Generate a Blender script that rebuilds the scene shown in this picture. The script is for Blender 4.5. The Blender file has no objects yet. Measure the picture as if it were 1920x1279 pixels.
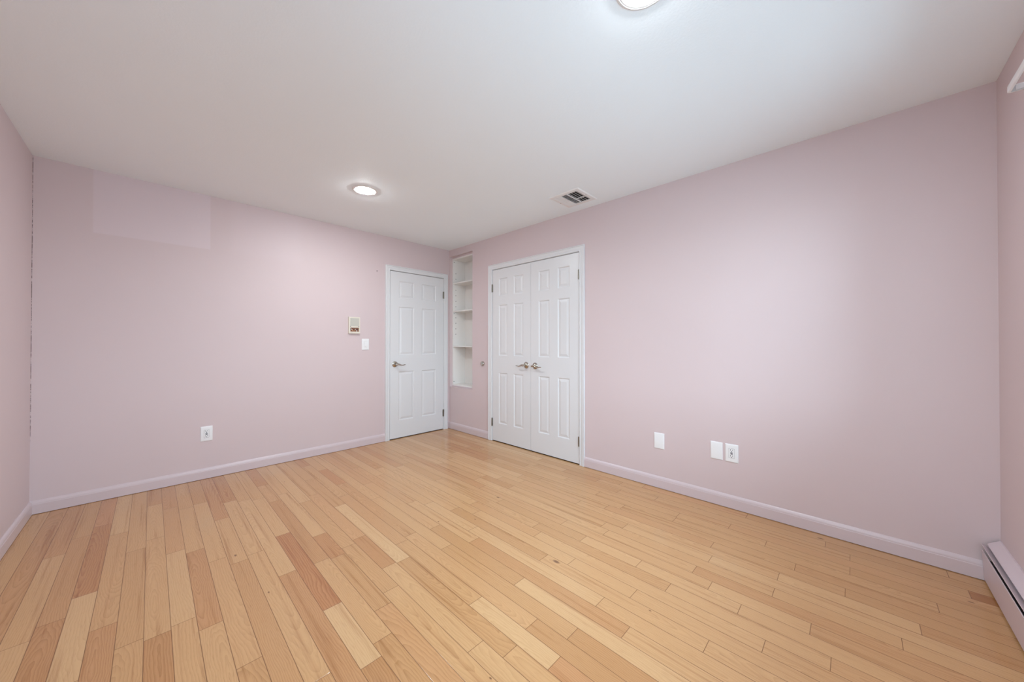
import bpy, bmesh, math, random
from mathutils import Vector, Matrix

# ------------------------------------------------------------------ camera, sky, exposure
S = bpy.context.scene
COL = S.collection
LA, LB, H = 3.434, 4.498, 2.44          # room: x from -LA to 0, y from -LB to 0


def make_camera():
    cam = bpy.data.cameras.new('camera')
    cam.sensor_fit = 'HORIZONTAL'
    cam.sensor_width = 36.0
    cam.lens = 659.95 / 1920 * 36
    cam.clip_start = 0.02
    o = bpy.data.objects.new('camera', cam)
    COL.objects.link(o)
    yaw, pitch, roll = 0.77281, 0.00704, 0.00029
    F = Vector((math.cos(yaw) * math.cos(pitch), math.sin(yaw) * math.cos(pitch), math.sin(pitch)))
    R = Vector((math.sin(yaw), -math.cos(yaw), 0))
    U = R.cross(F)
    R2 = R * math.cos(roll) + U * math.sin(roll)
    U2 = U * math.cos(roll) - R * math.sin(roll)
    m = Matrix((R2, U2, -F)).transposed().to_4x4()
    m.translation = (-2.865, -4.0, 1.161)
    o.matrix_world = m
    S.camera = o


make_camera()
S.view_settings.view_transform = 'Standard'
S.view_settings.look = 'None'
S.view_settings.exposure = 0.0
S.view_settings.gamma = 1.0
S.view_settings.use_curve_mapping = False
S.cycles.max_bounces = 14
S.cycles.diffuse_bounces = 9
S.cycles.glossy_bounces = 5
S.cycles.transparent_max_bounces = 8
S.cycles.sample_clamp_indirect = 6.0

SKY = 9.3           # brightness of the overcast sky
LAMP = 505.0          # brightness of the two recessed lamps


def make_world():
    w = bpy.data.worlds.new('overcast_sky')
    S.world = w
    w.use_nodes = True
    nt = w.node_tree
    nt.nodes.clear()
    tc = nt.nodes.new('ShaderNodeTexCoord')
    sep = nt.nodes.new('ShaderNodeSeparateXYZ')
    nt.links.new(tc.outputs['Generated'], sep.inputs[0])
    mr = nt.nodes.new('ShaderNodeMapRange')
    mr.inputs['From Min'].default_value = -1
    mr.inputs['From Max'].default_value = 1
    nt.links.new(sep.outputs['Z'], mr.inputs['Value'])
    cr = nt.nodes.new('ShaderNodeValToRGB')
    e = cr.color_ramp.elements
    e[0].position = 0.0
    e[0].color = (0.35, 0.46, 0.56, 1)
    e[1].position = 1.0
    e[1].color = (0.78, 1.02, 1.30, 1)
    a = e.new(0.485); a.color = (0.38, 0.48, 0.57, 1)
    a = e.new(0.515); a.color = (0.84, 1.03, 1.22, 1)
    nt.links.new(mr.outputs[0], cr.inputs[0])
    bg = nt.nodes.new('ShaderNodeBackground')
    bg.inputs['Strength'].default_value = SKY
    nt.links.new(cr.outputs[0], bg.inputs['Color'])
    out = nt.nodes.new('ShaderNodeOutputWorld')
    nt.links.new(bg.outputs[0], out.inputs[0])


make_world()

WX0, WX1, WZ0, WZ1 = -2.75, -0.52, 0.78, 2.11       # the window opening in the wall with the heater
VY0, VY1 = -4.34, -3.52                             # opening added in the left wall for light, same sill and head


def make_portal(loc, rot, w, h):
    l = bpy.data.lights.new('window_daylight', 'AREA')
    l.shape = 'RECTANGLE'
    l.size, l.size_y = w, h
    l.cycles.is_portal = True
    o = bpy.data.objects.new('window_daylight', l)
    COL.objects.link(o)
    o.location, o.rotation_euler = loc, rot


# an area light shines along its -z: here +y and +x, into the room
make_portal(((WX0 + WX1) / 2, -LB - 0.115, (WZ0 + WZ1) / 2), (math.radians(90), 0, 0), WX1 - WX0, WZ1 - WZ0)
make_portal((-LA - 0.115, (VY0 + VY1) / 2, (WZ0 + WZ1) / 2), (math.radians(90), 0, math.radians(-90)), VY1 - VY0, WZ1 - WZ0)  # sky portal of the unseen window added on the left

# ------------------------------------------------------------------ materials


def srgb(r, g, b):
    f = lambda c: (c / 255 / 12.92) if c / 255 <= 0.04045 else ((c / 255 + 0.055) / 1.055) ** 2.4
    return (f(r), f(g), f(b), 1)


def new_mat(name):
    m = bpy.data.materials.new(name)
    m.use_nodes = True
    nt = m.node_tree
    return m, nt, nt.nodes['Principled BSDF']


def N(nt, kind, **kw):
    n = nt.nodes.new(kind)
    for k, v in kw.items():
        if hasattr(n, k) and k not in ('inputs',):
            setattr(n, k, v)
    return n


def math_node(nt, op, a, b=None, c=None, clamp=False):
    n = nt.nodes.new('ShaderNodeMath')
    n.operation = op
    n.use_clamp = clamp
    for i, v in enumerate((a, b, c)):
        if v is None:
            continue
        if hasattr(v, 'links') or hasattr(v, 'is_output'):
            nt.links.new(v, n.inputs[i])
        else:
            n.inputs[i].default_value = v
    return n.outputs[0]


def smooth(nt, val, a, b):
    n = nt.nodes.new('ShaderNodeMapRange')
    n.interpolation_type = 'SMOOTHSTEP'
    n.inputs['From Min'].default_value = a
    n.inputs['From Max'].default_value = b
    nt.links.new(val, n.inputs['Value'])
    return n.outputs[0]


def mixc(nt, fac, a, b, mode='MIX'):
    n = nt.nodes.new('ShaderNodeMix')
    n.data_type = 'RGBA'
    n.blend_type = mode
    for sock, v in ((n.inputs[0], fac), (n.inputs[6], a), (n.inputs[7], b)):
        if hasattr(v, 'links'):
            nt.links.new(v, sock)
        else:
            sock.default_value = v
    return n.outputs[2]


def bump(nt, bsdf, height, strength, distance):
    b = nt.nodes.new('ShaderNodeBump')
    b.inputs['Strength'].default_value = strength
    b.inputs['Distance'].default_value = distance
    nt.links.new(height, b.inputs['Height'])
    nt.links.new(b.outputs[0], bsdf.inputs['Normal'])


def noise(nt, vec, scale, detail=2.0, rough=0.5):
    n = nt.nodes.new('ShaderNodeTexNoise')
    n.inputs['Scale'].default_value = scale
    n.inputs['Detail'].default_value = detail
    n.inputs['Roughness'].default_value = rough
    if vec is not None:
        nt.links.new(vec, n.inputs['Vector'])
    return n.outputs['Fac']


def position(nt):
    return nt.nodes.new('ShaderNodeNewGeometry').outputs['Position']


def paint(name, col, rough=0.5, tex=260.0, bstr=0.06, var=0.015, spec=0.4):
    """Rolled wall paint or enamel: fine orange peel, barely uneven tint."""
    m, nt, b = new_mat(name)
    p = position(nt)
    v = noise(nt, p, 2.3, 3)
    vv = math_node(nt, 'MULTIPLY_ADD', v, 2 * var, 1 - var)
    c = mixc(nt, 1.0, (col[0], col[1], col[2], 1), (1, 1, 1, 1), 'MULTIPLY')
    comb = nt.nodes.new('ShaderNodeCombineXYZ')
    for i in range(3):
        nt.links.new(vv, comb.inputs[i])
    nm = mixc(nt, 1.0, col, comb.outputs[0], 'MULTIPLY')
    nt.links.new(nm, b.inputs['Base Color'])
    b.inputs['Roughness'].default_value = rough
    b.inputs['Specular IOR Level'].default_value = spec
    if bstr:
        bump(nt, b, noise(nt, p, tex, 2), bstr, 0.002)
    return m, nt, b, nm


PINK = (0.632, 0.530, 0.538, 1)
WHITE = (0.80, 0.80, 0.80, 1)


def wall_mat_plain():
    return paint('pink_wall_paint', PINK, 0.5)[0]


def wall_mat_back():
    """The same pink paint, with the paler rectangle under the ceiling and the cracked caulk in the left corner."""
    m, nt, b, nm = paint('pink_wall_paint_marked', PINK, 0.5)
    p = position(nt)
    sep = nt.nodes.new('ShaderNodeSeparateXYZ')
    nt.links.new(p, sep.inputs[0])
    x, z = sep.outputs[0], sep.outputs[2]
    def rect(x0, x1, z0, soft):
        a = smooth(nt, x, x0 - soft, x0 + soft)
        c = math_node(nt, 'SUBTRACT', 1.0, smooth(nt, x, x1 - soft, x1 + soft))
        d = smooth(nt, z, z0 - soft, z0 + soft)
        return math_node(nt, 'MULTIPLY', math_node(nt, 'MULTIPLY', a, c), d)
    f1 = math_node(nt, 'MULTIPLY', rect(-3.167, -2.510, 1.975, 0.006), 0.75)
    f2 = math_node(nt, 'MULTIPLY', rect(-2.36, -1.82, 1.97, 0.05), 0.22)
    f = math_node(nt, 'ADD', f1, f2, clamp=True)
    c1 = mixc(nt, f, nm, (0.672, 0.580, 0.608, 1))
    near = math_node(nt, 'SUBTRACT', 1.0, smooth(nt, math_node(nt, 'ADD', x, LA), 0.0022, 0.0042))
    mp = nt.nodes.new('ShaderNodeMapping')
    mp.inputs['Scale'].default_value = (1, 1, 30)
    nt.links.new(p, mp.inputs[0])
    br = smooth(nt, noise(nt, mp.outputs[0], 1.6, 4, 0.7), 0.40, 0.56)
    up = smooth(nt, z, 0.42, 0.62)
    cf = math_node(nt, 'MULTIPLY', math_node(nt, 'MULTIPLY', near, br), up)
    cf = math_node(nt, 'MULTIPLY', cf, 0.85)
    c2 = mixc(nt, cf, c1, (0.10, 0.065, 0.065, 1))
    nt.links.new(c2, b.inputs['Base Color'])
    return m


def ceiling_mat():
    m, nt, b, nm = paint('white_ceiling_paint', (0.865, 0.935, 0.970, 1), 0.7, 120.0, 0.0, 0.006, 0.25)
    p = position(nt)
    bump(nt, b, noise(nt, p, 95, 4, 0.6), 0.16, 0.004)
    return m


def metal(name, col, rough, metallic=1.0):
    m, nt, b = new_mat(name)
    p = position(nt)
    r = math_node(nt, 'MULTIPLY_ADD', noise(nt, p, 90, 2), 0.08, rough - 0.04)
    nt.links.new(r, b.inputs['Roughness'])
    b.inputs['Base Color'].default_value = col
    b.inputs['Metallic'].default_value = metallic
    return m


def plastic(name, col, rough=0.35):
    m, nt, b = new_mat(name)
    p = position(nt)
    c = mixc(nt, math_node(nt, 'MULTIPLY', noise(nt, p, 40, 2), 0.04), col, (col[0] * .7, col[1] * .7, col[2] * .7, 1))
    nt.links.new(c, b.inputs['Base Color'])
    b.inputs['Roughness'].default_value = rough
    return m


def lamp_mat():
    m, nt, b = new_mat('lit_lamp_lens')
    b.inputs['Base Color'].default_value = (0.9, 0.9, 0.9, 1)
    b.inputs['Emission Color'].default_value = (0.955, 0.995, 1.02, 1)
    b.inputs['Emission Strength'].default_value = LAMP
    return m


def glass_mat():
    m = bpy.data.materials.new('window_glass')
    m.use_nodes = True
    nt = m.node_tree
    nt.nodes.clear()
    t = nt.nodes.new('ShaderNodeBsdfTransparent')
    t.inputs[0].default_value = (0.94, 0.96, 0.95, 1)
    g = nt.nodes.new('ShaderNodeBsdfGlossy')
    g.inputs['Roughness'].default_value = 0.02
    fr = nt.nodes.new('ShaderNodeFresnel')
    fr.inputs[0].default_value = 1.25
    mx = nt.nodes.new('ShaderNodeMixShader')
    nt.links.new(fr.outputs[0], mx.inputs[0])
    nt.links.new(t.outputs[0], mx.inputs[1])
    nt.links.new(g.outputs[0], mx.inputs[2])
    o = nt.nodes.new('ShaderNodeOutputMaterial')
    nt.links.new(mx.outputs[0], o.inputs[0])
    return m


KNOTS = [(-2.536, -1.565, .009), (-2.476, -2.036, .006), (-1.345, -3.356, .005), (-1.354, -2.856, .016),
         (-1.552, -2.051, .006), (-1.033, -2.066, .011), (-1.364, -2.197, .006), (-2.078, -.567, .006),
         (-.076, -3.846, .011), (-.289, -4.367, .008), (-2.037, -3.089, .005)]


def floor_mat():
    """Oak strip: each board has its own tone, red tint and seed (face attributes) and its own run of UVs in metres."""
    m, nt, b = new_mat('oak_strip_floor')
    def attr(n):
        a = nt.nodes.new('ShaderNodeAttribute')
        a.attribute_name = n
        return a.outputs['Fac']
    tone, red, seed, blen = attr('tone'), attr('red'), attr('seed'), attr('blen')
    uvn = nt.nodes.new('ShaderNodeUVMap')
    uvn.uv_map = 'board'
    sep = nt.nodes.new('ShaderNodeSeparateXYZ')
    nt.links.new(uvn.outputs[0], sep.inputs[0])
    u, v = sep.outputs[0], sep.outputs[1]
    W = BW
    def comb(a, b_, c):
        n = nt.nodes.new('ShaderNodeCombineXYZ')
        for i, s in enumerate((a, b_, c)):
            if hasattr(s, 'links'):
                nt.links.new(s, n.inputs[i])
            else:
                n.inputs[i].default_value = s
        return n.outputs[0]
    # growth rings: long nested ovals round a centre that differs from board to board
    fr1 = math_node(nt, 'FRACT', math_node(nt, 'MULTIPLY', seed, 7.31))
    fr2 = math_node(nt, 'FRACT', math_node(nt, 'MULTIPLY', seed, 13.7))
    fr3 = math_node(nt, 'FRACT', math_node(nt, 'MULTIPLY', seed, 29.3))
    cv = math_node(nt, 'MULTIPLY_ADD', fr1, 0.16, -0.045)
    dv = math_node(nt, 'SUBTRACT', v, cv)
    wob = noise(nt, comb(math_node(nt, 'MULTIPLY', u, 3.0), math_node(nt, 'MULTIPLY', v, 9.0), math_node(nt, 'MULTIPLY', seed, 91.0)), 1.0, 3, 0.55)
    wob = math_node(nt, 'MULTIPLY_ADD', wob, 0.050, -0.025)
    u0 = math_node(nt, 'MULTIPLY', blen, fr2)
    du = math_node(nt, 'MULTIPLY', math_node(nt, 'SUBTRACT', u, u0), 0.075)
    rr = math_node(nt, 'SQRT', math_node(nt, 'ADD', math_node(nt, 'MULTIPLY', dv, dv), math_node(nt, 'MULTIPLY', du, du)))
    rr = math_node(nt, 'ADD', rr, wob)
    ring = math_node(nt, 'FRACT', math_node(nt, 'MULTIPLY', rr, math_node(nt, 'MULTIPLY_ADD', fr3, 60.0, 105.0)))
    ring = math_node(nt, 'POWER', ring, 2.2)
    # pores and streaks along the board
    pore = noise(nt, comb(math_node(nt, 'MULTIPLY', u, 22.0), math_node(nt, 'MULTIPLY', v, 620.0), math_node(nt, 'MULTIPLY', seed, 37.0)), 1.0, 2)
    streak = noise(nt, comb(math_node(nt, 'MULTIPLY', u, 1.1), math_node(nt, 'MULTIPLY', v, 42.0), math_node(nt, 'MULTIPLY', seed, 53.0)), 1.0, 4, 0.6)
    blotch = noise(nt, comb(math_node(nt, 'MULTIPLY', u, 2.6), math_node(nt, 'MULTIPLY', v, 14.0), math_node(nt, 'MULTIPLY', seed, 17.0)), 1.0, 3)
    base = (0.560, 0.328, 0.152, 1)
    pale = (0.650, 0.440, 0.232, 1)
    dark = (0.350, 0.140, 0.036, 1)
    redc = (0.540, 0.245, 0.120, 1)
    tp = math_node(nt, 'MULTIPLY', tone, -0.9, clamp=True)
    c = mixc(nt, tp, base, pale)
    c = mixc(nt, math_node(nt, 'MULTIPLY', tone, 0.46, clamp=True), c, dark)
    c = mixc(nt, math_node(nt, 'MULTIPLY', red, 0.55, clamp=True), c, redc)
    gs = math_node(nt, 'MULTIPLY_ADD', tone, 0.20, 0.28)
    gs = math_node(nt, 'MAXIMUM', gs, 0.22)
    c = mixc(nt, math_node(nt, 'MULTIPLY', ring, gs), c, mixc(nt, 1.0, c, (0.55, 0.45, 0.36, 1), 'MULTIPLY'))
    st = smooth(nt, streak, 0.52, 0.76)
    c = mixc(nt, math_node(nt, 'MULTIPLY', st, 0.72), c, mixc(nt, 1.0, c, (0.62, 0.48, 0.38, 1), 'MULTIPLY'))
    lt = smooth(nt, blotch, 0.50, 0.75)
    c = mixc(nt, math_node(nt, 'MULTIPLY', lt, 0.35), c, mixc(nt, 1.0, c, (1.10, 1.13, 1.17, 1), 'MULTIPLY'))
    po = smooth(nt, pore, 0.56, 0.72)
    c = mixc(nt, math_node(nt, 'MULTIPLY', po, 0.34), c, mixc(nt, 1.0, c, (0.60, 0.48, 0.40, 1), 'MULTIPLY'))
    # knots
    p = position(nt)
    sp = nt.nodes.new('ShaderNodeSeparateXYZ')
    nt.links.new(p, sp.inputs[0])
    kn = None
    for (kx, ky, kr) in KNOTS:
        dx = math_node(nt, 'SUBTRACT', sp.outputs[0], kx)
        dy = math_node(nt, 'MULTIPLY', math_node(nt, 'SUBTRACT', sp.outputs[1], ky), 0.5)
        d = math_node(nt, 'SQRT', math_node(nt, 'ADD', math_node(nt, 'MULTIPLY', dx, dx), math_node(nt, 'MULTIPLY', dy, dy)))
        f = math_node(nt, 'SUBTRACT', 1.0, smooth(nt, d, kr * 0.25, kr * 0.9))
        kn = f if kn is None else math_node(nt, 'MAXIMUM', kn, f)
    c = mixc(nt, math_node(nt, 'MULTIPLY', kn, 0.8), c, (0.13, 0.055, 0.03, 1))
    # seams
    dv1 = math_node(nt, 'MINIMUM', v, math_node(nt, 'SUBTRACT', W, v))
    du1 = math_node(nt, 'MINIMUM', u, math_node(nt, 'SUBTRACT', blen, u))
    dd = math_node(nt, 'MINIMUM', dv1, du1)
    seam = math_node(nt, 'SUBTRACT', 1.0, smooth(nt, dd, 0.0005, 0.0016))
    c = mixc(nt, math_node(nt, 'MULTIPLY', seam, 0.85), c, (0.15, 0.065, 0.028, 1))
    nt.links.new(c, b.inputs['Base Color'])
    rg = math_node(nt, 'MULTIPLY_ADD', pore, 0.08, 0.12)
    nt.links.new(rg, b.inputs['Roughness'])
    b.inputs['Specular IOR Level'].default_value = 0.5
    hgt = math_node(nt, 'ADD', math_node(nt, 'MULTIPLY', seam, -1.0), math_node(nt, 'MULTIPLY', po, -0.08))
    bump(nt, b, hgt, 0.25, 0.0006)
    return m


BW, BX0 = 0.07725, -0.021               # board width and where the first seam lies
M = {}
M['wall'] = wall_mat_plain()
M['wall_back'] = wall_mat_back()
M['ceiling'] = ceiling_mat()
M['base'] = paint('pink_trim_enamel', (0.620, 0.526, 0.540, 1), 0.32, 90, 0.03, 0.01, 0.5)[0]
M['white'] = paint('white_trim_enamel', (0.700, 0.712, 0.725, 1), 0.35, 90, 0.02, 0.006, 0.5)[0]
M['melamine'] = paint('white_melamine', (0.80, 0.79, 0.765, 1), 0.4, 90, 0.0, 0.006, 0.4)[0]
M['heater'] = paint('pink_heater_enamel', (0.61, 0.515, 0.545, 1), 0.38, 120, 0.03, 0.01, 0.5)[0]
M['dark'] = plastic('dark_duct_shade', (0.035, 0.032, 0.030, 1), 0.9)
M['nickel'] = metal('polished_nickel', (0.52, 0.49, 0.44, 1), 0.14)
M['hinge'] = metal('satin_nickel_hinge', (0.27, 0.25, 0.21, 1), 0.36)
M['plate'] = plastic('white_plastic', (0.83, 0.84, 0.85, 1))
M['slot'] = plastic('black_slot', (0.03, 0.03, 0.035, 1), 0.6)
M['button'] = plastic('dark_grey_button', (0.10, 0.10, 0.12, 1), 0.5)
M['beige'] = plastic('aged_ivory_plastic', (0.72, 0.68, 0.58, 1), 0.45)
M['grille'] = plastic('grey_ivory_grille', (0.55, 0.54, 0.48, 1), 0.6)
M['brown'] = plastic('brown_circuit_board', (0.26, 0.10, 0.05, 1), 0.5)
M['copper'] = metal('copper_terminal', (0.65, 0.36, 0.22, 1), 0.35)
M['lamp'] = lamp_mat()
M['glass'] = glass_mat()
M['rod'] = paint('white_rod_enamel', (0.88, 0.89, 0.90, 1), 0.3, 90, 0.0, 0.005, 0.5)[0]
M['vent'] = paint('white_vent_enamel', (0.80, 0.80, 0.79, 1), 0.4, 90, 0.0, 0.005, 0.4)[0]
M['fin'] = metal('dull_aluminium_fin', (0.16, 0.15, 0.15, 1), 0.5)
M['oak'] = floor_mat()

# ------------------------------------------------------------------ helpers


class MB:
    """A small mesh builder in a local frame: u along U, n along N, z along Z from the point O."""

    def __init__(self, O=(0, 0, 0), U=(1, 0, 0), Nn=(0, 1, 0), Z=(0, 0, 1)):
        self.bm = bmesh.new()
        self.O, self.U, self.N, self.Z = Vector(O), Vector(U), Vector(Nn), Vector(Z)

    def p(self, u, n, z):
        return self.O + self.U * u + self.N * n + self.Z * z

    def v(self, u, n, z):
        return self.bm.verts.new(self.p(u, n, z))

    def box(self, u0, u1, n0, n1, z0, z1, bev=0.0):
        vs = [self.v(u, n, z) for u in (u0, u1) for n in (n0, n1) for z in (z0, z1)]
        fs = [self.bm.faces.new([vs[i] for i in q]) for q in
              ((0, 1, 3, 2), (4, 6, 7, 5), (0, 4, 5, 1), (2, 3, 7, 6), (0, 2, 6, 4), (1, 5, 7, 3))]
        if bev:
            es = {e for f in fs for e in f.edges}
            bmesh.ops.bevel(self.bm, geom=list(es), offset=bev, segments=2, profile=0.5, affect='EDGES')
        return self

    def loft(self, rings, close=False, caps=True):
        """Rings of (u, n, z); each ring closed on itself; joined one to the next."""
        R = [[self.v(*q) for q in r] for r in rings]
        k = len(R[0])
        for a, b in zip(R, R[1:] + ([R[0]] if close else [])):
            for i in range(k):
                self.bm.faces.new((a[i], a[(i + 1) % k], b[(i + 1) % k], b[i]))
        if caps and not close:
            self.bm.faces.new(R[0][::-1])
            self.bm.faces.new(R[-1])
        return self

    def lathe(self, prof, cu, cz, n0=0.0, seg=32, axis='n'):
        """Profile of (radius, out) turned about the axis through (cu, cz)."""
        rings = []
        for r, d in prof:
            r = max(r, 1e-5)
            ring = []
            for i in range(seg):
                a = 2 * math.pi * i / seg
                if axis == 'n':
                    ring.append((cu + r * math.cos(a), n0 + d, cz + r * math.sin(a)))
                else:
                    ring.append((cu + r * math.cos(a), cz + r * math.sin(a), n0 + d))
            rings.append(ring)
        return self.loft(rings)

    def tube(self, pts, radii, seg=12, flat=1.0):
        """A tube through points (u, n, z), flattened along z by flat."""
        P = [Vector(q) for q in pts]
        rings = []
        for i, q in enumerate(P):
            t = (P[min(i + 1, len(P) - 1)] - P[max(i - 1, 0)]).normalized()
            side = Vector((0, 0, 1)).cross(t)
            if side.length < 1e-4:
                side = Vector((1, 0, 0))
            side.normalize()
            up = t.cross(side)
            r = radii[i] if isinstance(radii, (list, tuple)) else radii
            rings.append([tuple(q + side * (r * flat * math.cos(2 * math.pi * k / seg)) + up * (r * math.sin(2 * math.pi * k / seg)))
                          for k in range(seg)])
        return self.loft(rings)

    def build(self, name, mat, parent=None, smooth_deg=None):
        bmesh.ops.recalc_face_normals(self.bm, faces=self.bm.faces[:])
        me = bpy.data.meshes.new(name)
        if smooth_deg:
            for f in self.bm.faces:
                f.smooth = True
            for e in self.bm.edges:
                if len(e.link_faces) == 2 and e.calc_face_angle(0) > math.radians(smooth_deg):
                    e.smooth = False
        self.bm.to_mesh(me)
        self.bm.free()
        me.materials.append(mat)
        o = bpy.data.objects.new(name, me)
        COL.objects.link(o)
        if parent is not None:
            o.parent = parent
            o.matrix_parent_inverse = parent.matrix_world.inverted()
        return o


def tag(o, label, category=None, group=None, kind=None):
    o['label'] = label
    if category:
        o['category'] = category
    if group:
        o['group'] = group
    if kind:
        o['kind'] = kind
    return o


def structure(o, label, category):
    return tag(o, label, category, kind='structure')


def base_empty(name, loc):
    o = bpy.data.objects.new(name, None)
    o.empty_display_size = 0.05
    COL.objects.link(o)
    o.location = loc
    bpy.context.view_layer.update()
    return o


def copy_thing(src, offset, label):
    """A copy of a thing with copies of its parts and their sub-parts."""
    def rec(o, parent):
        c = o.copy()
        COL.objects.link(c)
        if parent is not None:
            c.parent = parent
            c.matrix_parent_inverse = o.matrix_parent_inverse.copy()
        for ch in [k for k in bpy.data.objects if k.parent == o]:
            rec(ch, c)
        return c
    r = rec(src, None)
    r.location = Vector(src.location) + Vector(offset)
    r['label'] = label
    return r


# frames of the two walls seen in full: u runs to the right as one faces the wall, n into the room
BACK = dict(O=(0, 0, 0), U=(1, 0, 0), Nn=(0, -1, 0))        # u = x
RIGHT = dict(O=(0, 0, 0), U=(0, -1, 0), Nn=(-1, 0, 0))      # u = -y
FRONT = dict(O=(0, -LB, 0), U=(-1, 0, 0), Nn=(0, 1, 0))     # u = -x
LEFT = dict(O=(-LA, 0, 0), U=(0, 1, 0), Nn=(1, 0, 0))       # u = y

# ------------------------------------------------------------------ the room
T = 0.12
DA0, DA1, DTOP = -0.8675, -0.0905, 2.046          # jamb faces of the door in the back wall
DC0, DC1 = 0.8715, 2.1115                         # jamb faces of the closet doorway, as u of the right wall
NU0, NU1, NZ0, NZ1 = 0.016, 0.498, 0.572, 2.349  # the niche

# floor: boards run along y; ROWS holds the end joints read off the photograph:
# (y of the joint, tone and redness of the board beyond it, tone and redness of the board before it)
ROWS = {
    0: [(-4.328, 0.3, 0.0, 0.3, 0.0)],
    2: [(-2.091, 0.0, 0.0, 0.5, 0.2), (-2.432, 0.5, 0.2, 0.1, 0.0), (-2.929, 0.0, 0.0, 0.1, 0.0), (-3.974, 0.1, 0.0, 0.2, 0.0), (-4.374, 0.2, 0.0, 1.8, 0.3)],
    3: [(-1.028, 0.7, 0.4, 0.0, 0.0)],
    4: [(-3.136, 0.1, 0.0, 0.2, 0.0), (-3.623, 0.1, 0.0, 0.0, 0.0), (-3.975, 0.1, 0.0, 0.4, 0.0)],
    5: [(-1.387, 0.8, 0.4, 0.1, 0.0), (-4.255, 0.1, 0.0, 0.3, 0.0)],
    6: [(-0.749, 0.2, 0.0, 0.8, 0.4), (-3.771, 0.2, 0.0, 0.4, 0.1)],
    7: [(-3.404, 0.3, 0.2, 0.2, 0.0), (-3.961, 0.2, 0.0, 0.4, 0.0)],
    8: [(-3.72, 0.0, 0.0, -0.2, 0.0), (-4.185, -0.1, 0.0, 0.6, 0.1)],
    9: [(-2.947, 0.3, 0.0, -0.2, 0.0), (-3.435, 0.0, 0.0, -0.2, 0.0)],
    10: [(-1.668, 0.0, 0.0, 0.7, 0.1), (-2.004, 0.7, 0.1, 0.0, 0.0), (-3.721, 0.1, 0.0, 0.2, 0.0), (-4.125, 0.1, 0.0, 0.1, 0.0)],
    11: [(-2.898, 0.0, 0.0, 0.0, 0.0), (-3.403, 0.0, 0.0, 0.45, 0.2)],
    12: [(-0.635, 0.1, 0.0, 0.5, 0.3), (-3.496, 0.1, 0.0, -0.1, 0.0), (-3.864, -0.1, 0.0, 0.3, 0.1)],
    13: [(-2.836, 0.4, 0.0, -0.3, 0.0), (-3.177, 0.0, 0.0, -0.1, 0.0), (-3.632, -0.1, 0.0, 0.0, 0.0)],
    14: [(-3.931, 0.0, 0.0, 0.3, 0.1)],
    15: [(-0.912, 0.6, 0.4, -0.1, 0.0), (-3.743, 0.0, 0.0, 0.15, 0.0)],
    16: [(-2.913, -0.1, 0.0, 0.0, 0.0), (-3.258, 0.0, 0.0, 0.1, 0.0)],
    17: [(-0.822, 0.5, 0.2, -0.1, 0.0), (-1.983, 0.0, 0.0, 0.5, 0.0), (-3.585, 0.05, 0.0, 0.0, 0.0)],
    18: [(-3.173, -0.2, 0.0, 0.0, 0.0)],
    19: [(-3.334, 0.6, 0.2, -0.1, 0.0)],
    20: [(-2.82, 0.5, 0.0, -0.4, 0.0)],
    21: [(-2.324, 0.0, 0.0, 0.4, 0.0), (-3.185, 0.4, 0.0, 0.7, 0.1)],
    22: [(-0.494, 0.0, 0.0, 0.9, 0.7), (-0.956, 0.9, 0.7, 0.4, 0.2), (-2.06, 0.3, 0.0, -0.2, 0.0), (-3.036, 0.3, 0.2, 0.6, 0.1)],
    23: [(-0.28, 0.9, 0.5, 0.2, 0.0), (-2.768, 0.1, 0.0, -0.5, 0.0), (-3.212, -0.4, 0.0, 0.5, 0.6)],
    24: [(-0.666, 0.1, 0.0, 0.3, 0.0), (-1.35, 0.2, 0.1, -0.5, 0.0)],
    25: [(-1.871, 0.2, 0.2, 0.7, 0.3), (-2.25, 0.7, 0.3, -0.1, 0.0)],
    26: [(-1.106, -0.3, 0.0, 0.2, 0.0), (-2.425, 0.3, 0.0, 0.0, 0.0)],
    27: [(-1.668, -0.2, 0.0, 1.0, 0.4), (-1.973, 1.0, 0.4, 0.4, 0.0), (-2.504, 0.4, 0.0, 0.4, 0.3)],
    28: [(-0.531, 0.9, 0.5, 0.1, 0.1), (-0.938, 0.1, 0.1, 0.6, 0.2)],
    29: [(-1.506, -0.1, 0.0, 1.6, 0.7), (-2.342, 1.6, 0.7, -0.5, -0.2), (-2.735, -0.5, -0.2, 1.0, 0.1)],
    30: [(-1.942, -0.2, 0.0, 0.8, 0.3)],
    31: [(-0.708, 0.9, 0.4, -0.1, 0.0)],
    32: [(-0.998, 0.6, 0.5, 0.0, 0.0), (-1.652, -0.1, 0.0, 0.5, 0.1)],
    33: [(-1.546, -0.1, 0.0, 0.2, 0.1), (-2.419, 0.0, 0.0, 0.6, 0.0)],
    34: [(-1.35, 0.0, 0.0, 0.7, 0.4), (-2.099, 0.7, 0.4, 0.0, 0.0)],
    35: [(-0.543, 0.4, 0.4, 0.2, 0.2)],
    36: [(-0.391, 0.4, 0.3, -0.1, 0.0), (-2.011, 0.0, 0.0, 1.0, 0.2)],
    38: [(-0.779, -0.3, 0.0, 0.1, 0.0), (-1.792, 0.3, 0.1, 0.7, 0.4)],
    39: [(-0.56, 0.5, 0.8, 1.3, 0.5), (-1.45, 1.3, 0.5, -0.4, 0.0)],
    40: [(-1.604, 0.5, 0.2, 1.0, 0.3)],
    42: [(-2.1, 0.55, 0.25, 0.1, 0.0)],
    43: [(-2.2, -0.05, 0.0, 0.2, 0.1)],
    41: [(-0.873, 0.5, 0.3, -0.1, -0.2)],
}


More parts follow.
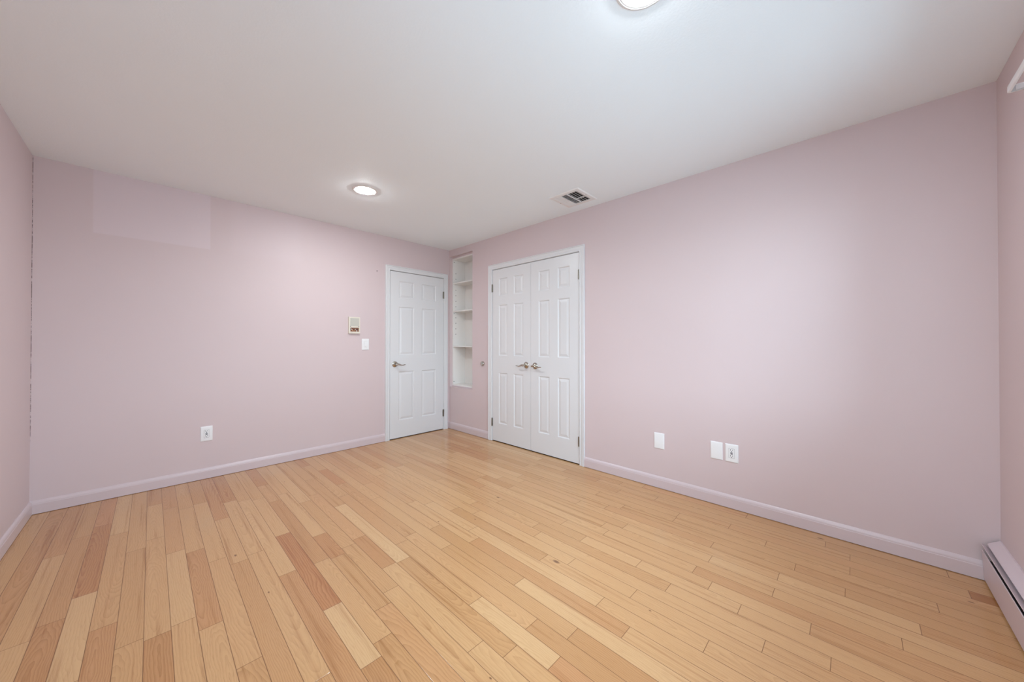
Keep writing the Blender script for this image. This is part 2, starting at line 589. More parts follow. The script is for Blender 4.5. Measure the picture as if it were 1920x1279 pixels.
def make_floor():
    rng = random.Random(11)
    bm = bmesh.new()
    uvl = bm.loops.layers.uv.new('board')
    data = []
    y_end, y_start = 0.0, -LB
    nrow = int(LA / BW) + 2

    def quad(xa, xb, ya, yb, tone, red, L=None, u_off=0.0):
        vs = [bm.verts.new((xa, ya, 0)), bm.verts.new((xb, ya, 0)), bm.verts.new((xb, yb, 0)), bm.verts.new((xa, yb, 0))]
        f = bm.faces.new(vs)
        for lp, (uu, vv) in zip(f.loops, ((u_off, 0), (u_off, xb - xa), (u_off + yb - ya, xb - xa), (u_off + yb - ya, 0))):
            lp[uvl].uv = (uu, vv)
        data.append((tone, red, rng.uniform(0.03, 0.97), L if L else yb - ya))

    def rnd():
        t = rng.gauss(0.10, 0.22)
        r = max(0.0, rng.gauss(-0.05, 0.16))
        return max(-0.5, min(0.8, t)), r

    for k in range(-1, nrow):
        xb = min(BX0 - k * BW, 0.0)
        xa = max(BX0 - (k + 1) * BW, -LA)
        if xb - xa < 0.004:
            continue
        J = ROWS.get(k, [])
        segs = []
        y = y_end
        if not J:
            cur = None
            t, r = rnd()
            y -= rng.uniform(0.1, 1.2)
            edges = [(y_end, y, t, r)]
            while y > y_start:
                L = rng.uniform(0.45, 1.5)
                t, r = rnd()
                edges.append((y, max(y - L, y_start), t, r))
                y -= L
            segs = edges
        else:
            pts = [(y_end, None)] + [(j[0], j) for j in J] + [(y_start, None)]
            for a, b in zip(pts, pts[1:]):
                ta = (a[1][3], a[1][4]) if a[1] else None
                tb = (b[1][1], b[1][2]) if b[1] else None
                gap = a[0] - b[0]
                if gap > (1.25 if k < 42 else 3.0):
                    first = ta if ta else rnd()
                    last = tb if tb else rnd()
                    n = max(2, int(round(gap / 0.85)))
                    cuts = sorted([a[0] - gap * (i + rng.uniform(-0.28, 0.28)) / n for i in range(1, n)], reverse=True)
                    ys = [a[0]] + cuts + [b[0]]
                    for i in range(n):
                        tr = first if i == 0 else last if i == n - 1 else rnd()
                        segs.append((ys[i], ys[i + 1], *tr))
                else:
                    if ta and tb:
                        tr = ((ta[0] + tb[0]) / 2, (ta[1] + tb[1]) / 2)
                    else:
                        tr = ta or tb or rnd()
                    segs.append((a[0], b[0], *tr))
        for (ya, yb, t, r) in segs:
            if ya - yb < 0.004:
                continue
            quad(xa, xb, yb, ya, t + rng.uniform(-0.06, 0.06), r)
    # floor slab under the boards, also under the closed closet and the doorway
    sl = [(-LA - T, 0.32), (-LB - T, T)]
    n_top = len(bm.faces)
    vs = [bm.verts.new((x, y, z)) for x in sl[0] for y in sl[1] for z in (-0.12, -0.003)]
    for q in ((0, 1, 3, 2), (4, 6, 7, 5), (0, 4, 5, 1), (2, 3, 7, 6), (0, 2, 6, 4), (1, 5, 7, 3)):
        bm.faces.new([vs[i] for i in q])
        data.append((1.2, 0.2, 0.5, 1.0))
    bm.faces.ensure_lookup_table()
    me = bpy.data.meshes.new('floor')
    bm.to_mesh(me)
    bm.free()
    for i, n in enumerate(('tone', 'red', 'seed', 'blen')):
        at = me.attributes.new(n, 'FLOAT', 'FACE')
        at.data.foreach_set('value', [d[i] for d in data])
    me.materials.append(M['oak'])
    o = bpy.data.objects.new('floor', me)
    COL.objects.link(o)
    structure(o, 'natural oak strip floor of the empty room', 'floor')


make_floor()

m = MB()
m.box(-LA - T, 0.32, -LB - T, T, H, H + 0.12)
structure(m.build('ceiling', M['ceiling']), 'flat white textured ceiling', 'ceiling')

# back wall with the recess for its door
m = MB(**BACK)
m.box(-LA - T, DA0, -T, 0, 0, H)
m.box(DA1, 0.32, -T, 0, 0, H)
m.box(DA0, DA1, -T, 0, DTOP, H)
m.box(DA0, DA1, -T, -0.065, 0, DTOP)
structure(m.build('wall_back', M['wall_back']), 'pink wall with the single white door, keypad and paler patch', 'wall')

# right wall with the closet doorway and the niche
TR = 0.32
m = MB(**RIGHT)
m.box(0, NU0, -TR, 0, 0, H)
m.box(NU0, NU1, -TR, 0, 0, NZ0)
m.box(NU0, NU1, -TR, 0, NZ1, H)
m.box(NU0, NU1, -TR, -0.262, NZ0, NZ1)
m.box(NU0, NU1, -0.262, -0.040, NZ1 - 0.020, NZ1)        # pink filler strip over the shelf unit
m.box(NU0, NU1, -0.262, -0.040, NZ0, NZ0 + 0.013)
m.box(NU1, DC0, -TR, 0, 0, H)
m.box(DC0, DC1, -TR, 0, DTOP, H)
m.box(DC0, DC1, -TR, -0.065, 0, DTOP)
m.box(DC1, LB + T, -TR, 0, 0, H)
structure(m.build('wall_right', M['wall']), 'long pink wall with the double closet doors and shelf niche', 'wall')

m = MB(**LEFT)
m.box(-LB - T, VY0, -T, 0, 0, H)
m.box(VY1, T, -T, 0, 0, H)
m.box(VY0, VY1, -T, 0, 0, WZ0)
m.box(VY0, VY1, -T, 0, WZ1, H)
structure(m.build('wall_left', M['wall']), 'pink side wall at the left edge of the view', 'wall')

m = MB(**FRONT)
m.box(-0.0, -WX1, -T, 0, 0, H)
m.box(-WX0, LA, -T, 0, 0, H)
m.box(-WX1, -WX0, -T, 0, 0, WZ0)
m.box(-WX1, -WX0, -T, 0, WZ1, H)
structure(m.build('wall_front', M['wall']), 'pink wall with the curtain rod and the baseboard heater', 'wall')



def window(name, frame, w0, w1, loc, label):
    """Two sashes side by side in a white frame, each with a pane."""
    win = base_empty(name, loc)
    structure(win, label, 'window')
    f = MB(**frame)
    for a, b in ((w0, w0 + .035), (w1 - .035, w1), ((w0 + w1) / 2 - .03, (w0 + w1) / 2 + .03)):
        f.box(a, b, -0.075, -0.01, WZ0, WZ1, 0.002)
    f.box(w0, w1, -0.075, -0.01, WZ0, WZ0 + .035, 0.002)
    f.box(w0, w1, -0.075, -0.01, WZ1 - .035, WZ1, 0.002)
    f.build('window_frame', M['white'], win)
    for a, b in ((w0 + .035, (w0 + w1) / 2 - .03), ((w0 + w1) / 2 + .03, w1 - .035)):
        s = MB(**frame)
        s.box(a, b, -0.065, -0.03, (WZ0 + WZ1) / 2 - .02, (WZ0 + WZ1) / 2 + .02, 0.002)
        s.build('meeting_rail', M['white'], win)
        g = MB(**frame)
        g.box(a, b, -0.050, -0.046, WZ0 + .035, WZ1 - .035)
        g.build('pane', M['glass'], win)
    s = MB(**frame)
    s.box(w0 - .03, w1 + .03, -0.01, 0.03, WZ0 - .022, WZ0, 0.003)
    s.build('window_sill', M['white'], win)


# both lie out of view; the left one is added to even the light
window('window_1', FRONT, -WX1, -WX0, ((WX0 + WX1) / 2, -LB, WZ0), 'white framed double window under the curtain rod')
window('added_window_2', LEFT, VY0, VY1, (-LA, (VY0 + VY1) / 2, WZ0), 'unseen window added in the left side wall to even the daylight')

# ------------------------------------------------------------------ trim
BASE = [(0, 0.003), (0.014, 0.003), (0.014, 0.066), (0.0125, 0.069), (0.0125, 0.073), (0.0105, 0.080), (0.0065, 0.088), (0.0030, 0.092), (0, 0.092)]


def baseboard(name, frame, u0, u1, label):
    m = MB(**frame)
    m.loft([[(u, n, z) for n, z in BASE] for u in (u0, u1)])
    return structure(m.build(name, M['base'], None, 25), label, 'baseboard')


baseboard('baseboard_back', BACK, -LA, -0.924, 'pink baseboard under the wall with the keypad')
baseboard('baseboard_right', RIGHT, 2.1685, LB - 0.003, 'long pink baseboard right of the closet doors')
baseboard('baseboard_corner', RIGHT, 0.0, 0.812, 'short pink baseboard under the shelf niche')
baseboard('baseboard_left', LEFT, -LB, -0.013, 'pink baseboard along the side wall at the left edge')

CAS = [(0, 0.0), (0, 0.0075), (0.003, 0.0095), (0.012, 0.0095), (0.016, 0.0075), (0.020, 0.0095), (0.030, 0.0115), (0.040, 0.0125),
       (0.044, 0.0105), (0.048, 0.0150), (0.053, 0.0160), (0.056, 0.0140), (0.057, 0.0)]


def casing(name, frame, ul, ur, zt, label):
    """A mitred casing whose inner edges are ul and ur and whose head is at zt."""
    m = MB(**frame)
    m.loft([[(ul - d, t, 0.0) for d, t in CAS], [(ul - d, t, zt + d) for d, t in CAS],
            [(ur + d, t, zt + d) for d, t in CAS], [(ur + d, t, 0.0) for d, t in CAS]])
    # jamb lining inside the recess
    m.box(ul, ul + .003, -0.064, 0.0, 0, zt)
    m.box(ur - .003, ur, -0.064, 0.0, 0, zt)
    m.box(ul, ur, -0.064, 0.0, zt - .003, zt)
    return structure(m.build(name, M['white'], None, 30), label, 'door casing')


casing('trim_1', BACK, -0.8675, -0.0905, 2.0460, 'white casing round the single door')
casing('trim_2', RIGHT, 0.8715, 2.1115, 2.0460, 'white casing round the double closet doors')

# ------------------------------------------------------------------ doors


def door_slab(name, frame, u0, u1, z0, z1, cols, rows, n_face, th):
    """A moulded six-panel door: grooves and raised fields sunk into the face."""
    m = MB(**frame)
    us = sorted({u0, u1, *[c for q in cols for c in q]})
    zs = sorted({z0, z1, *[c for q in rows for c in q]})
    grid = {}
    for i, u in enumerate(us):
        for j, z in enumerate(zs):
            grid[i, j] = m.v(u, n_face, z)
    panels = {(us.index(c[0]), zs.index(r[0])) for c in cols for r in rows}
    for i in range(len(us) - 1):
        for j in range(len(zs) - 1):
            outer = [grid[i, j], grid[i + 1, j], grid[i + 1, j + 1], grid[i, j + 1]]
            if (i, j) not in panels:
                m.bm.faces.new(outer)
                continue
            a0, a1, b0, b1 = us[i], us[i + 1], zs[j], zs[j + 1]
            prev = outer
            for ins, dep in ((0.003, 0.0005), (0.008, 0.0055), (0.011, 0.0070), (0.017, 0.0070), (0.037, 0.0022), (0.039, 0.0018)):
                ring = [m.v(a0 + ins, n_face - dep, b0 + ins), m.v(a1 - ins, n_face - dep, b0 + ins),
                        m.v(a1 - ins, n_face - dep, b1 - ins), m.v(a0 + ins, n_face - dep, b1 - ins)]
                for q in range(4):
                    m.bm.faces.new((prev[q], prev[(q + 1) % 4], ring[(q + 1) % 4], ring[q]))
                prev = ring
            m.bm.faces.new(prev)
    # sides and back
    bk = {}
    for (i, j), vtx in grid.items():
        if i in (0, len(us) - 1) or j in (0, len(zs) - 1):
            bk[i, j] = m.v(us[i], n_face - th, zs[j])
    I, J = len(us) - 1, len(zs) - 1
    loop = [(i, 0) for i in range(I)] + [(I, j) for j in range(J)] + [(i, J) for i in range(I, 0, -1)] + [(0, j) for j in range(J, 0, -1)]
    for a, b in zip(loop, loop[1:] + loop[:1]):
        m.bm.faces.new((grid[a], grid[b], bk[b], bk[a]))
    m.bm.faces.new([bk[a] for a in loop])
    return m.build(name, M['white'])


def hinge(frame, u, z, parent):
    m = MB(**frame)
    for k in range(5):
        a = z - 0.045 + k * 0.018
        m.loft([[(u + 0.0065 * math.cos(t * math.pi / 6), 0.0065 + 0.0065 * math.sin(t * math.pi / 6), zz) for t in range(12)]
                for zz in (a + 0.0006, a + 0.0174)])
    m.box(u - 0.013, u + 0.009, -0.0005, 0.0017, z - 0.045, z + 0.045)
    for s in (-0.049, 0.045):
        m.loft([[(u + r * math.cos(t * math.pi / 6), 0.0065 + r * math.sin(t * math.pi / 6), z + s + dz) for t in range(12)]
                for r, dz in ((0.003, 0), (0.005, 0.001), (0.005, 0.003), (0.003, 0.004))])
    m.build('hinge', M['hinge'], parent, 35)['label'] = 'satin nickel hinge'


def lever_handle(frame, u, z, side, parent):
    """Round rosette with a wavy lever that points along side (+1 right, -1 left)."""
    m = MB(**frame)
    m.lathe([(0.0, 0.0), (0.036, 0.0), (0.036, 0.004), (0.033, 0.0075), (0.028, 0.009), (0.0265, 0.0085), (0.024, 0.011), (0.0165, 0.0155),
             (0.0125, 0.018), (0.0120, 0.030), (0.0, 0.030)], u, z, 0.0, 40)
    r = m.build('door_handle', M['nickel'], parent, 28)
    r['label'] = 'polished nickel lever handle'
    m = MB(**frame)
    pts = [(-0.010, .050, 0.000), (0.0, .051, 0.001), (0.014, .052, 0.002), (0.030, .052, -0.001), (0.047, .052, -0.0075), (0.063, .052, -0.012),
           (0.079, .051, -0.0125), (0.096, .049, -0.0095), (0.110, .046, -0.0075), (0.118, .044, -0.0085)]
    rad = [0.0085, 0.0125, 0.0125, 0.0098, 0.0075, 0.0065, 0.006, 0.0055, 0.005, 0.003]
    m.tube([(u + side * a, b, z + c) for a, b, c in pts], rad, 14, 0.8)
    m.lathe([(0.0, 0.028), (0.0110, 0.028), (0.0110, 0.056), (0.0105, 0.060), (0.007, 0.063), (0.0, 0.064)], u, z, 0.0, 24)
    m.build('lever', M['nickel'], r, 40)


ROWSZ = [(0.218, 0.818), (1.016, 1.614), (1.717, 1.928)]
d1 = door_slab('door_1', BACK, -0.861, -0.097, 0.009, 2.038, [(-0.749, -0.538), (-0.430, -0.214)], ROWSZ, -0.001, 0.035)
structure(d1, 'single white six panel door next to the shelf niche, lever on its left', 'door')
for z in (1.816, 0.221):
    hinge(BACK, -0.0945, z, d1)
lever_handle(BACK, -0.799, 0.909, 1, d1)

d2 = door_slab('door_2', RIGHT, 0.8785, 1.4865, 0.009, 2.038, [(0.987, 1.131), (1.231, 1.378)], ROWSZ, -0.001, 0.035)
structure(d2, 'left leaf of the white double closet doors', 'door')
d3 = door_slab('door_3', RIGHT, 1.4895, 2.1045, 0.009, 2.038, [(1.598, 1.746), (1.848, 1.996)], ROWSZ, -0.001, 0.035)
structure(d3, 'right leaf of the white double closet doors', 'door')
for z in (1.824, 0.222):
    hinge(RIGHT, 0.8775, z, d2)
    hinge(RIGHT, 2.1060, z, d3)
lever_handle(RIGHT, 1.424, 0.924, -1, d2)
lever_handle(RIGHT, 1.552, 0.922, 1, d3)

# ------------------------------------------------------------------ shelf unit in the niche
unit = base_empty('built_in_shelf_unit', (0.15, -(NU0 + NU1) / 2, NZ0 + .014))
tag(unit, 'tall narrow white shelf unit set into the pink wall between the doors', 'shelves')
zb, zt = NZ0 + 0.0135, NZ1 - 0.0205
m = MB(**RIGHT)
a0 = NU0 + 0.001
m.box(a0, a0 + 0.016, -0.25, -0.041, zb, zt)
side = m.build('side_panel', M['melamine'], unit)
for hz, hn, hr in [(z, -0.087, 0.0058) for z in (2.128, 2.053, 1.978, 1.900, 1.824, 1.747, 1.670, 1.593, 1.517, 1.441, 1.364, 1.289)] + \
        [(z, -0.056, 0.0056) for z in (2.283, 1.577, 0.636)]:
    m = MB(**RIGHT)
    m.loft([[(a0 + 0.016 + d, hn + hr * math.cos(t * math.pi / 6), hz + hr * math.sin(t * math.pi / 6)) for t in range(12)] for d in (-0.002, 0.0004)])
    m.build('peg_hole', M['slot'], side)
m = MB(**RIGHT); m.box(NU1 - 0.017, NU1 - 0.001, -0.25, -0.041, zb, zt); m.build('side_panel', M['melamine'], unit)
m = MB(**RIGHT); m.box(a0, NU1 - 0.001, -0.258, -0.25, zb, zt); m.build('back_panel', M['melamine'], unit)
m = MB(**RIGHT); m.box(a0 + .016, NU1 - 0.017, -0.25, -0.041, zt - 0.018, zt); m.build('top_panel', M['melamine'], unit)
m = MB(**RIGHT); m.box(a0 + .016, NU1 - 0.017, -0.25, -0.041, zb, zb + 0.018); m.build('bottom_panel', M['melamine'], unit)
for z in (1.993, 1.610, 1.128):
    m = MB(**RIGHT)
    m.box(a0 + .0165, NU1 - 0.0175, -0.2495, -0.044, z - 0.016, z, 0.0008)
    m.build('shelf', M['melamine'], unit)

# ------------------------------------------------------------------ things on the walls
# door stop that meets the lever of the single door
m = MB(**RIGHT)
m.lathe([(0.0, 0.0), (0.030, 0.0), (0.030, 0.006), (0.0285, 0.014), (0.025, 0.020), (0.021, 0.022), (0.0185, 0.021)], 0.705, 0.913, 0.0, 36)
st = m.build('door_stop', M['nickel'], None, 30)
tag(st, 'round polished metal door stop on the pink wall left of the closet', 'door stop')
m = MB(**RIGHT)
m.lathe([(0.0, 0.010), (0.019, 0.010), (0.019, 0.0185), (0.016, 0.0165), (0.008, 0.0125), (0.0, 0.0115)], 0.705, 0.913, 0.0, 32)
m.build('bumper', M['button'], st, 40)['label'] = 'dark concave rubber bumper'

# a nail left in the wall
m = MB(**BACK)
m.lathe([(0.0, 0.0), (0.0022, 0.0), (0.0022, 0.008), (0.0055, 0.0085), (0.0055, 0.010), (0.0, 0.0105)], -1.028, 2.007, 0.0, 14)
tag(m.build('nail', M['slot'], None, 30), 'small dark nail left in the pink wall above the single door, to its left', 'nail')


def plate_mesh(frame, u0, u1, z0, z1, hole=None):
    """A wall plate with sloped edges, as its own mesh; hole is a sunk rectangle."""
    m = MB(**frame)
    rings = [[(u0 + i, d, z0 + i), (u1 - i, d, z0 + i), (u1 - i, d, z1 - i), (u0 + i, d, z1 - i)]
             for i, d in ((0, 0.0), (0, 0.0025), (0.0015, 0.0045), (0.006, 0.0062), (0.009, 0.0066))]
    m.loft(rings)
    return m


def screws(frame, u, zs, n, parent):
    for z in zs:
        m = MB(**frame)
        m.lathe([(0.0, 0.0), (0.0034, 0.0), (0.0034, 0.0008), (0.002, 0.0013), (0.0, 0.0014)], u, z, n, 14)
        m.box(u - 0.003, u + 0.003, n + 0.0010, n + 0.0016, z - 0.0004, z + 0.0004)
        m.build('screw', M['plate'], parent, 40)


def gfci(frame, u0, u1, z0, z1, label):
    root = base_empty('wall_outlet', MB(**frame).p((u0 + u1) / 2, 0, (z0 + z1) / 2))
    tag(root, label, 'outlet')
    plate_mesh(frame, u0, u1, z0, z1).build('wall_plate', M['plate'], root, 25)
    cu, cz = (u0 + u1) / 2, (z0 + z1) / 2
    m = MB(**frame)
    m.box(cu - 0.0172, cu + 0.0172, 0.006, 0.0069, cz - 0.034, cz + 0.034)
    m.build('rim_shadow_gap', M['button'], root)
    m = MB(**frame)
    m.box(cu - 0.0163, cu + 0.0163, 0.006, 0.0086, cz - 0.0330, cz + 0.0330, 0.001)
    face = m.build('receptacle_face', M['plate'], root)
    for sg in (1, -1):
        c = cz + sg * 0.0205
        for a0_, a1_, b0_, b1_ in ((-0.0078, -0.0050, -0.001, 0.0078), (0.0050, 0.0078, 0.0, 0.0068)):
            s = MB(**frame)
            s.box(cu + a0_, cu + a1_, 0.0083, 0.0089, c + b0_, c + b1_)
            s.build('slot', M['slot'], face)
        s = MB(**frame)
        s.lathe([(0.0, 0.0), (0.0030, 0.0), (0.0030, 0.0006), (0.0, 0.0006)], cu, c - 0.0065, 0.0083, 12)
        s.build('ground_hole', M['slot'], face)
    for k in (1, -1):
        b = MB(**frame)
        b.box(cu - 0.0068, cu + 0.0068, 0.0085, 0.0100, cz + k * 0.0042 - 0.0030, cz + k * 0.0042 + 0.0030, 0.0005)
        b.build('test_button', M['button'], face)
    return root


gfci(BACK, -2.568, -2.488, 0.322, 0.448, 'white outlet with test buttons on the wall at left, under the paler patch')
gfci(RIGHT, 3.333, 3.413, 0.324, 0.450, 'white outlet with test buttons at right, beside a blank plate')


def blank(u0, u1, z0, z1, label, scr):
    root = base_empty('blank_wall_plate', MB(**RIGHT).p((u0 + u1) / 2, 0, (z0 + z1) / 2))
    tag(root, label, 'wall plate')
    plate_mesh(RIGHT, u0, u1, z0, z1).build('wall_plate', M['plate'], root, 25)
    screws(RIGHT, (u0 + u1) / 2, [z0 + .015, z1 - .015] if scr else [z0 + .018], 0.0064, root)


blank(2.825, 2.905, 0.314, 0.440, 'blank white wall plate standing alone, nearest the closet doors', False)
blank(3.238, 3.316, 0.325, 0.450, 'blank white wall plate directly left of the outlet at right', True)

# light switch left of the single door
sw = base_empty('light_switch', (-1.159, 0, 1.151))
tag(sw, 'white rocker light switch on the wall left of the single door', 'light switch')
plate_mesh(BACK, -1.199, -1.119, 1.088, 1.214).build('wall_plate', M['plate'], sw, 25)
m = MB(**BACK)
m.box(-1.1762, -1.1418, 0.006, 0.0070, 1.117, 1.185)
m.build('rocker_gap', M['grille'], sw)
m = MB(**BACK)
m.loft([[(u, n, z) for n, z in ((0.006, 1.118), (0.0072, 1.118), (0.0078, 1.130), (0.0092, 1.150), (0.0112, 1.172), (0.0108, 1.184), (0.006, 1.184))] for u in (-1.1753, -1.1427)])
m.build('rocker', M['plate'], sw, 20)
m = MB(**BACK)
m.box(-1.168, -1.150, 0.0068, 0.0082, 1.1205, 1.1240)
m.build('indicator_mark', M['grille'], sw)

# old intercom with its lower panel gone
ic = base_empty('intercom_panel', (-1.288, 0, 1.364))
tag(ic, 'old ivory intercom box above the light switch, brown circuit board exposed', 'intercom')
U0, U1, Z0, Z1 = -1.350, -1.228, 1.272, 1.454
m = MB(**BACK)
wz0, wz1 = 1.292, 1.336
m.box(U0, U0 + .016, 0, 0.022, Z0, Z1)
m.box(U1 - .012, U1, 0, 0.022, Z0, Z1)
m.box(U0 + .016, U1 - .012, 0, 0.022, Z0, wz0)
m.box(U0 + .016, U1 - .012, 0, 0.022, wz1, Z1)
m.box(U0 + .016, U1 - .012, 0, 0.004, wz0, wz1)
m.build('housing', M['beige'], ic)
m = MB(**BACK)
m.box(U0 + .014, U1 - .010, 0.021, 0.0235, 1.352, Z1 - .012, 0.001)
for k in range(11):
    z = 1.358 + k * 0.0078
    m.box(U0 + .018, U1 - .014, 0.0230, 0.0246, z, z + 0.0036)
m.build('speaker_grille', M['grille'], ic)
for uu in (U0 + .018, U1 - .015):
    m = MB(**BACK)
    m.lathe([(0.0, 0.0), (0.0042, 0.0), (0.0042, 0.0012), (0.0, 0.0016)], uu, 1.3475, 0.0218, 14)
    m.build('screw', M['button'], ic, 40)
m = MB(**BACK)
m.box(U0 + .0165, U1 - .0125, 0.0042, 0.010, wz0 + .001, wz1 - .001)
cb = m.build('circuit_board', M['brown'], ic)
cb['label'] = 'exposed brown circuit board'
for uu, zz, w, h, mt in ((-1.318, 1.319, .008, .008, 'plate'), (-1.276, 1.319, .007, .007, 'plate'), (-1.262, 1.301, .012, .008, 'plate'),
                         (-1.297, 1.315, .011, .010, 'slot'), (-1.257, 1.316, .011, .011, 'slot'), (-1.327, 1.318, .006, .010, 'slot'),
                         (-1.292, 1.300, .014, .005, 'copper'), (-1.309, 1.310, .010, .020, 'copper')):
    m = MB(**BACK)
    m.box(uu - w / 2, uu + w / 2, 0.0098, 0.017, zz - h / 2, zz + h / 2, 0.0012)
    m.build('electronic_component', M[mt], cb)

# ------------------------------------------------------------------ ceiling
DN = dict(O=(0, 0, H), U=(1, 0, 0), Nn=(0, 1, 0), Z=(0, 0, -1))     # z counts downwards from the ceiling


def downlight(x, y, label):
    root = base_empty('recessed_ceiling_light', (x, y, H))
    tag(root, label, 'ceiling light', 'recessed lights in the ceiling')
    m = MB(**DN)
    prof = [(0.0665, 0.000), (0.099, 0.000), (0.099, 0.0022), (0.0965, 0.0038), (0.090, 0.0048), (0.0880, 0.0036), (0.0855, 0.0036),
            (0.0835, 0.0050), (0.0720, 0.0050), (0.0690, 0.0042), (0.0665, 0.0020)]
    rings = [[(x + r * math.cos(2 * math.pi * i / 64), y + r * math.sin(2 * math.pi * i / 64), d) for i in range(64)] for r, d in prof]
    m.loft(rings, close=True)
    m.build('trim_ring', M['vent'], root, 30)
    m = MB(**DN)
    m.lathe([(0.0, 0.0005), (0.0610, 0.0005), (0.0610, 0.0030), (0.057, 0.0058), (0.046, 0.0098), (0.028, 0.0132), (0.0, 0.0145)], x, y, 0.0, 48, axis='z')
    m.build('lens', M['lamp'], root, 60)['label'] = 'glowing white lens'
    return root


L1 = downlight(-1.624, -1.078, 'lit round recessed light in the middle of the ceiling, nearer the single door')
copy_thing(L1, (-1.648 + 1.624, -3.468 + 1.078, 0), 'lit round recessed light cut off by the top edge of the photo')

# square three-way air vent
VX, VY = -0.430, -2.078
VN = dict(O=(VX, VY, H), U=(1, 0, 0), Nn=(0, -1, 0), Z=(0, 0, -1))
vent = base_empty('ceiling_air_vent', (VX + .15, VY - .15, H))
tag(vent, 'square white louvred air vent in the ceiling above the closet doors', 'air vent')
m = MB(**VN)
rings = []
for i, d in ((0.0, 0.0), (0.0, 0.002), (0.006, 0.007), (0.020, 0.0085), (0.034, 0.0085), (0.040, 0.0060), (0.040, 0.0)):
    rings.append([(i, i, d), (.3 - i, i, d), (.3 - i, .3 - i, d), (i, .3 - i, d)])
m.loft(rings, close=True)
m.box(.040, .260, .097, .105, 0.0, 0.0075)
m.box(.040, .260, .160, .168, 0.0, 0.0085)
m.box(.170, .177, .168, .260, 0.0, 0.0085)
m.box(.170, .177, .040, .097, 0.0, 0.0070)
m.build('vent_frame', M['vent'], vent)
m = MB(**VN)
m.box(.038, .262, .038, .262, 0.0002, 0.0012)
m.build('duct_shade_plate', M['dark'], vent)  # black plate, its colour stands in for the shade inside the duct


def louver(u0, u1, v0, v1, tilt_u=0.0, tilt_v=0.0):
    """A thin sloped blade; tilt shifts its lower edge."""
    m = MB(**VN)
    t = 0.0014
    top, bot = 0.0014, 0.0082
    if tilt_v:
        r = [[(u, v0 - t, top), (u, v0 + t, top), (u, v0 + tilt_v + t, bot), (u, v0 + tilt_v - t, bot)] for u in (u0, u1)]
    else:
        r = [[(u0 - t, v, top), (u0 + t, v, top), (u0 + tilt_u + t, v, bot), (u0 + tilt_u - t, v, bot)] for v in (v0, v1)]
    m.loft(r)
    m.build('louver', M['vent'], vent)


for a, b in ((.040, .170), (.177, .260)):
    for k in range(4):
        louver(a, b, .178 + k * .0240, 0, tilt_v=.007)          # blades thrown towards the window
    for k in range(4):
        louver(a, b, .052 + k * .0145, 0, tilt_v=-.0105)        # blades thrown towards the single door
for k in range(10):
    louver(.056 + k * .0208, 0, .105, .160, tilt_u=-.006)
for uu, vv in ((.15, .018), (.15, .282)):
    m = MB(**VN)
    m.lathe([(0.0, 0.0), (0.004, 0.0), (0.004, 0.001), (0.0, 0.0016)], uu, vv, 0.0083, 12, axis='z')
    m.build('screw', M['hinge'], vent, 40)

# ------------------------------------------------------------------ curtain rod
PR, RX0, RX1, RZ = 0.060, -0.478, -2.80, 2.172
rod = base_empty('curtain_rod', ((RX0 + RX1) / 2, -LB, RZ))
tag(rod, 'flat white curtain rod at the top right, bent back to the wall', 'curtain rod')
h = 0.0135
sec = [(0.0, -h + .003), (0.0012, -h + .001), (0.003, -h), (0.0085, -h), (0.0085, -h + .0014), (0.0032, -h + .0014), (0.0016, -h + .004),
       (0.0016, h - .004), (0.0032, h - .0014), (0.0085, h - .0014), (0.0085, h), (0.003, h), (0.0012, h - .001), (0.0, h - .003)]


def rod_path():
    r = 0.012
    P = [((-RX0), 0.001, (-1, 0)), ((-RX0), PR - r, (-1, 0))]
    for k in range(1, 7):
        a = k / 6 * math.pi / 2
        P.append((-RX0 + r - r * math.cos(a), PR - r + r * math.sin(a), (-math.cos(a), math.sin(a))))
    for k in range(0, 7):
        a = k / 6 * math.pi / 2
        P.append((-RX1 - r + r * math.sin(a), PR - r + r * math.cos(a), (math.sin(a), math.cos(a))))
    P.append((-RX1, 0.001, (1, 0)))
    return P


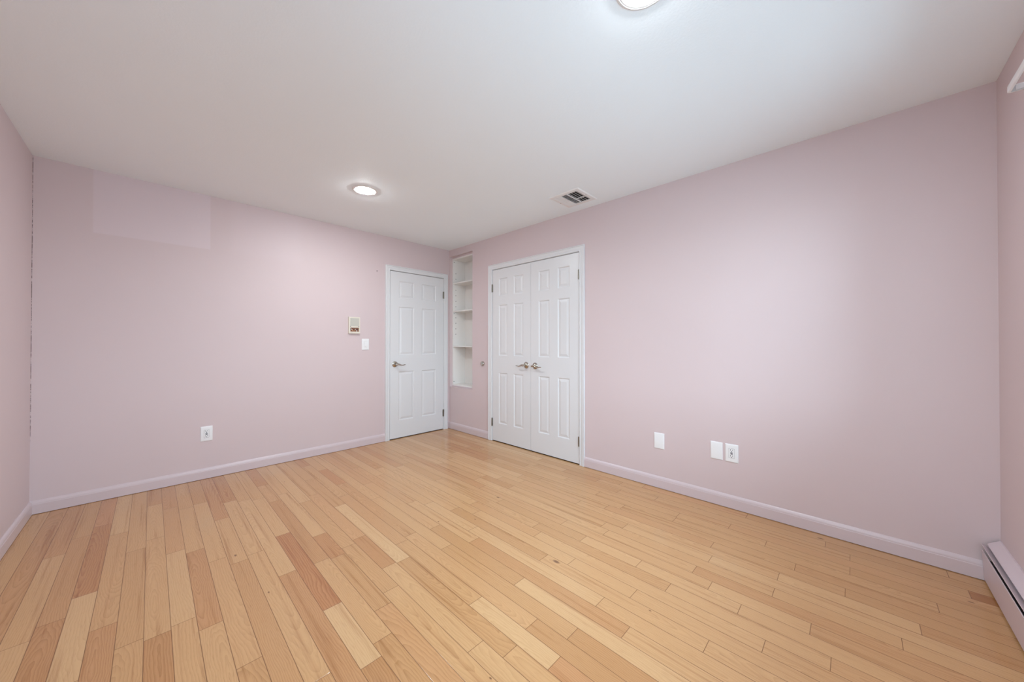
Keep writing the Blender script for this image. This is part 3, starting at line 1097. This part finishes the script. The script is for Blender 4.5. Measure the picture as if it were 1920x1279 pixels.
m = MB(**FRONT)
m.loft([[(u - o[0] * d, n - o[1] * d, RZ + z) for d, z in sec] for u, n, o in rod_path()])
m.build('rod', M['rod'], rod, 35)
for u in (-RX0 + 0.012, -RX1 - 0.012):
    m = MB(**FRONT)
    m.box(u - .008, u + .008, 0.0, 0.0015, RZ - .022, RZ + .022, 0.0005)
    m.box(u - .0025, u + .0025, 0.0, 0.040, RZ - .010, RZ + .010)
    m.build('wall_bracket', M['rod'], rod)

# ------------------------------------------------------------------ baseboard heater
HX0, HX1 = 0.0165, 3.42
ht = base_empty('baseboard_heater', (-(HX0 + HX1) / 2, -LB, 0))
tag(ht, 'long low pink painted baseboard heater in the right corner', 'heater')


def sheet(name, pts, mat, th=0.0012, smooth_deg=None, u0=HX0, u1=HX1):
    """A folded metal sheet: pts (n, z) along its outer face, extruded along the wall."""
    m = MB(**FRONT)
    inner = []
    for i, (n, z) in enumerate(pts):
        a = Vector(pts[max(i - 1, 0)]); b = Vector(pts[min(i + 1, len(pts) - 1)])
        t = (b - a).normalized()
        inner.append((n - (-t.y) * -th, z - t.x * -th) if False else (n + t.y * th, z - t.x * th))
    prof = list(pts) + inner[::-1]
    m.loft([[(u, n, z) for n, z in prof] for u in (u0, u1)])
    return m.build(name, mat, ht, smooth_deg)


sheet('top_cover', [(0.0005, 0.214), (0.006, 0.2135), (0.020, 0.2035), (0.038, 0.190), (0.0425, 0.186), (0.0425, 0.182)], M['heater'])
sheet('damper', [(0.030, 0.166), (0.044, 0.1735), (0.0575, 0.1822), (0.0605, 0.1838), (0.0614, 0.1810)], M['heater'])
sheet('front_panel', [(0.0530, 0.146), (0.0565, 0.1525), (0.0590, 0.1515), (0.0590, 0.148), (0.0525, 0.012), (0.050, 0.009)], M['heater'])
m = MB(**FRONT); m.box(HX0, HX1, 0.0005, 0.003, 0.015, 0.205); m.build('back_plate', M['fin'], ht)
m = MB(**FRONT)
m.box(HX0 + .05, HX1 - .05, 0.012, 0.044, 0.070, 0.120)
for k in range(60):
    u = HX0 + 0.06 + k * 0.055
    m.box(u, u + 0.001, 0.010, 0.046, 0.062, 0.128)
m.build('heating_element', M['fin'], ht)
for k in range(5):
    u = HX0 + 0.25 + k * 0.7
    m = MB(**FRONT)
    m.box(u, u + .012, 0.003, 0.045, 0.0, 0.060)
    m.build('support_bracket', M['fin'], ht)
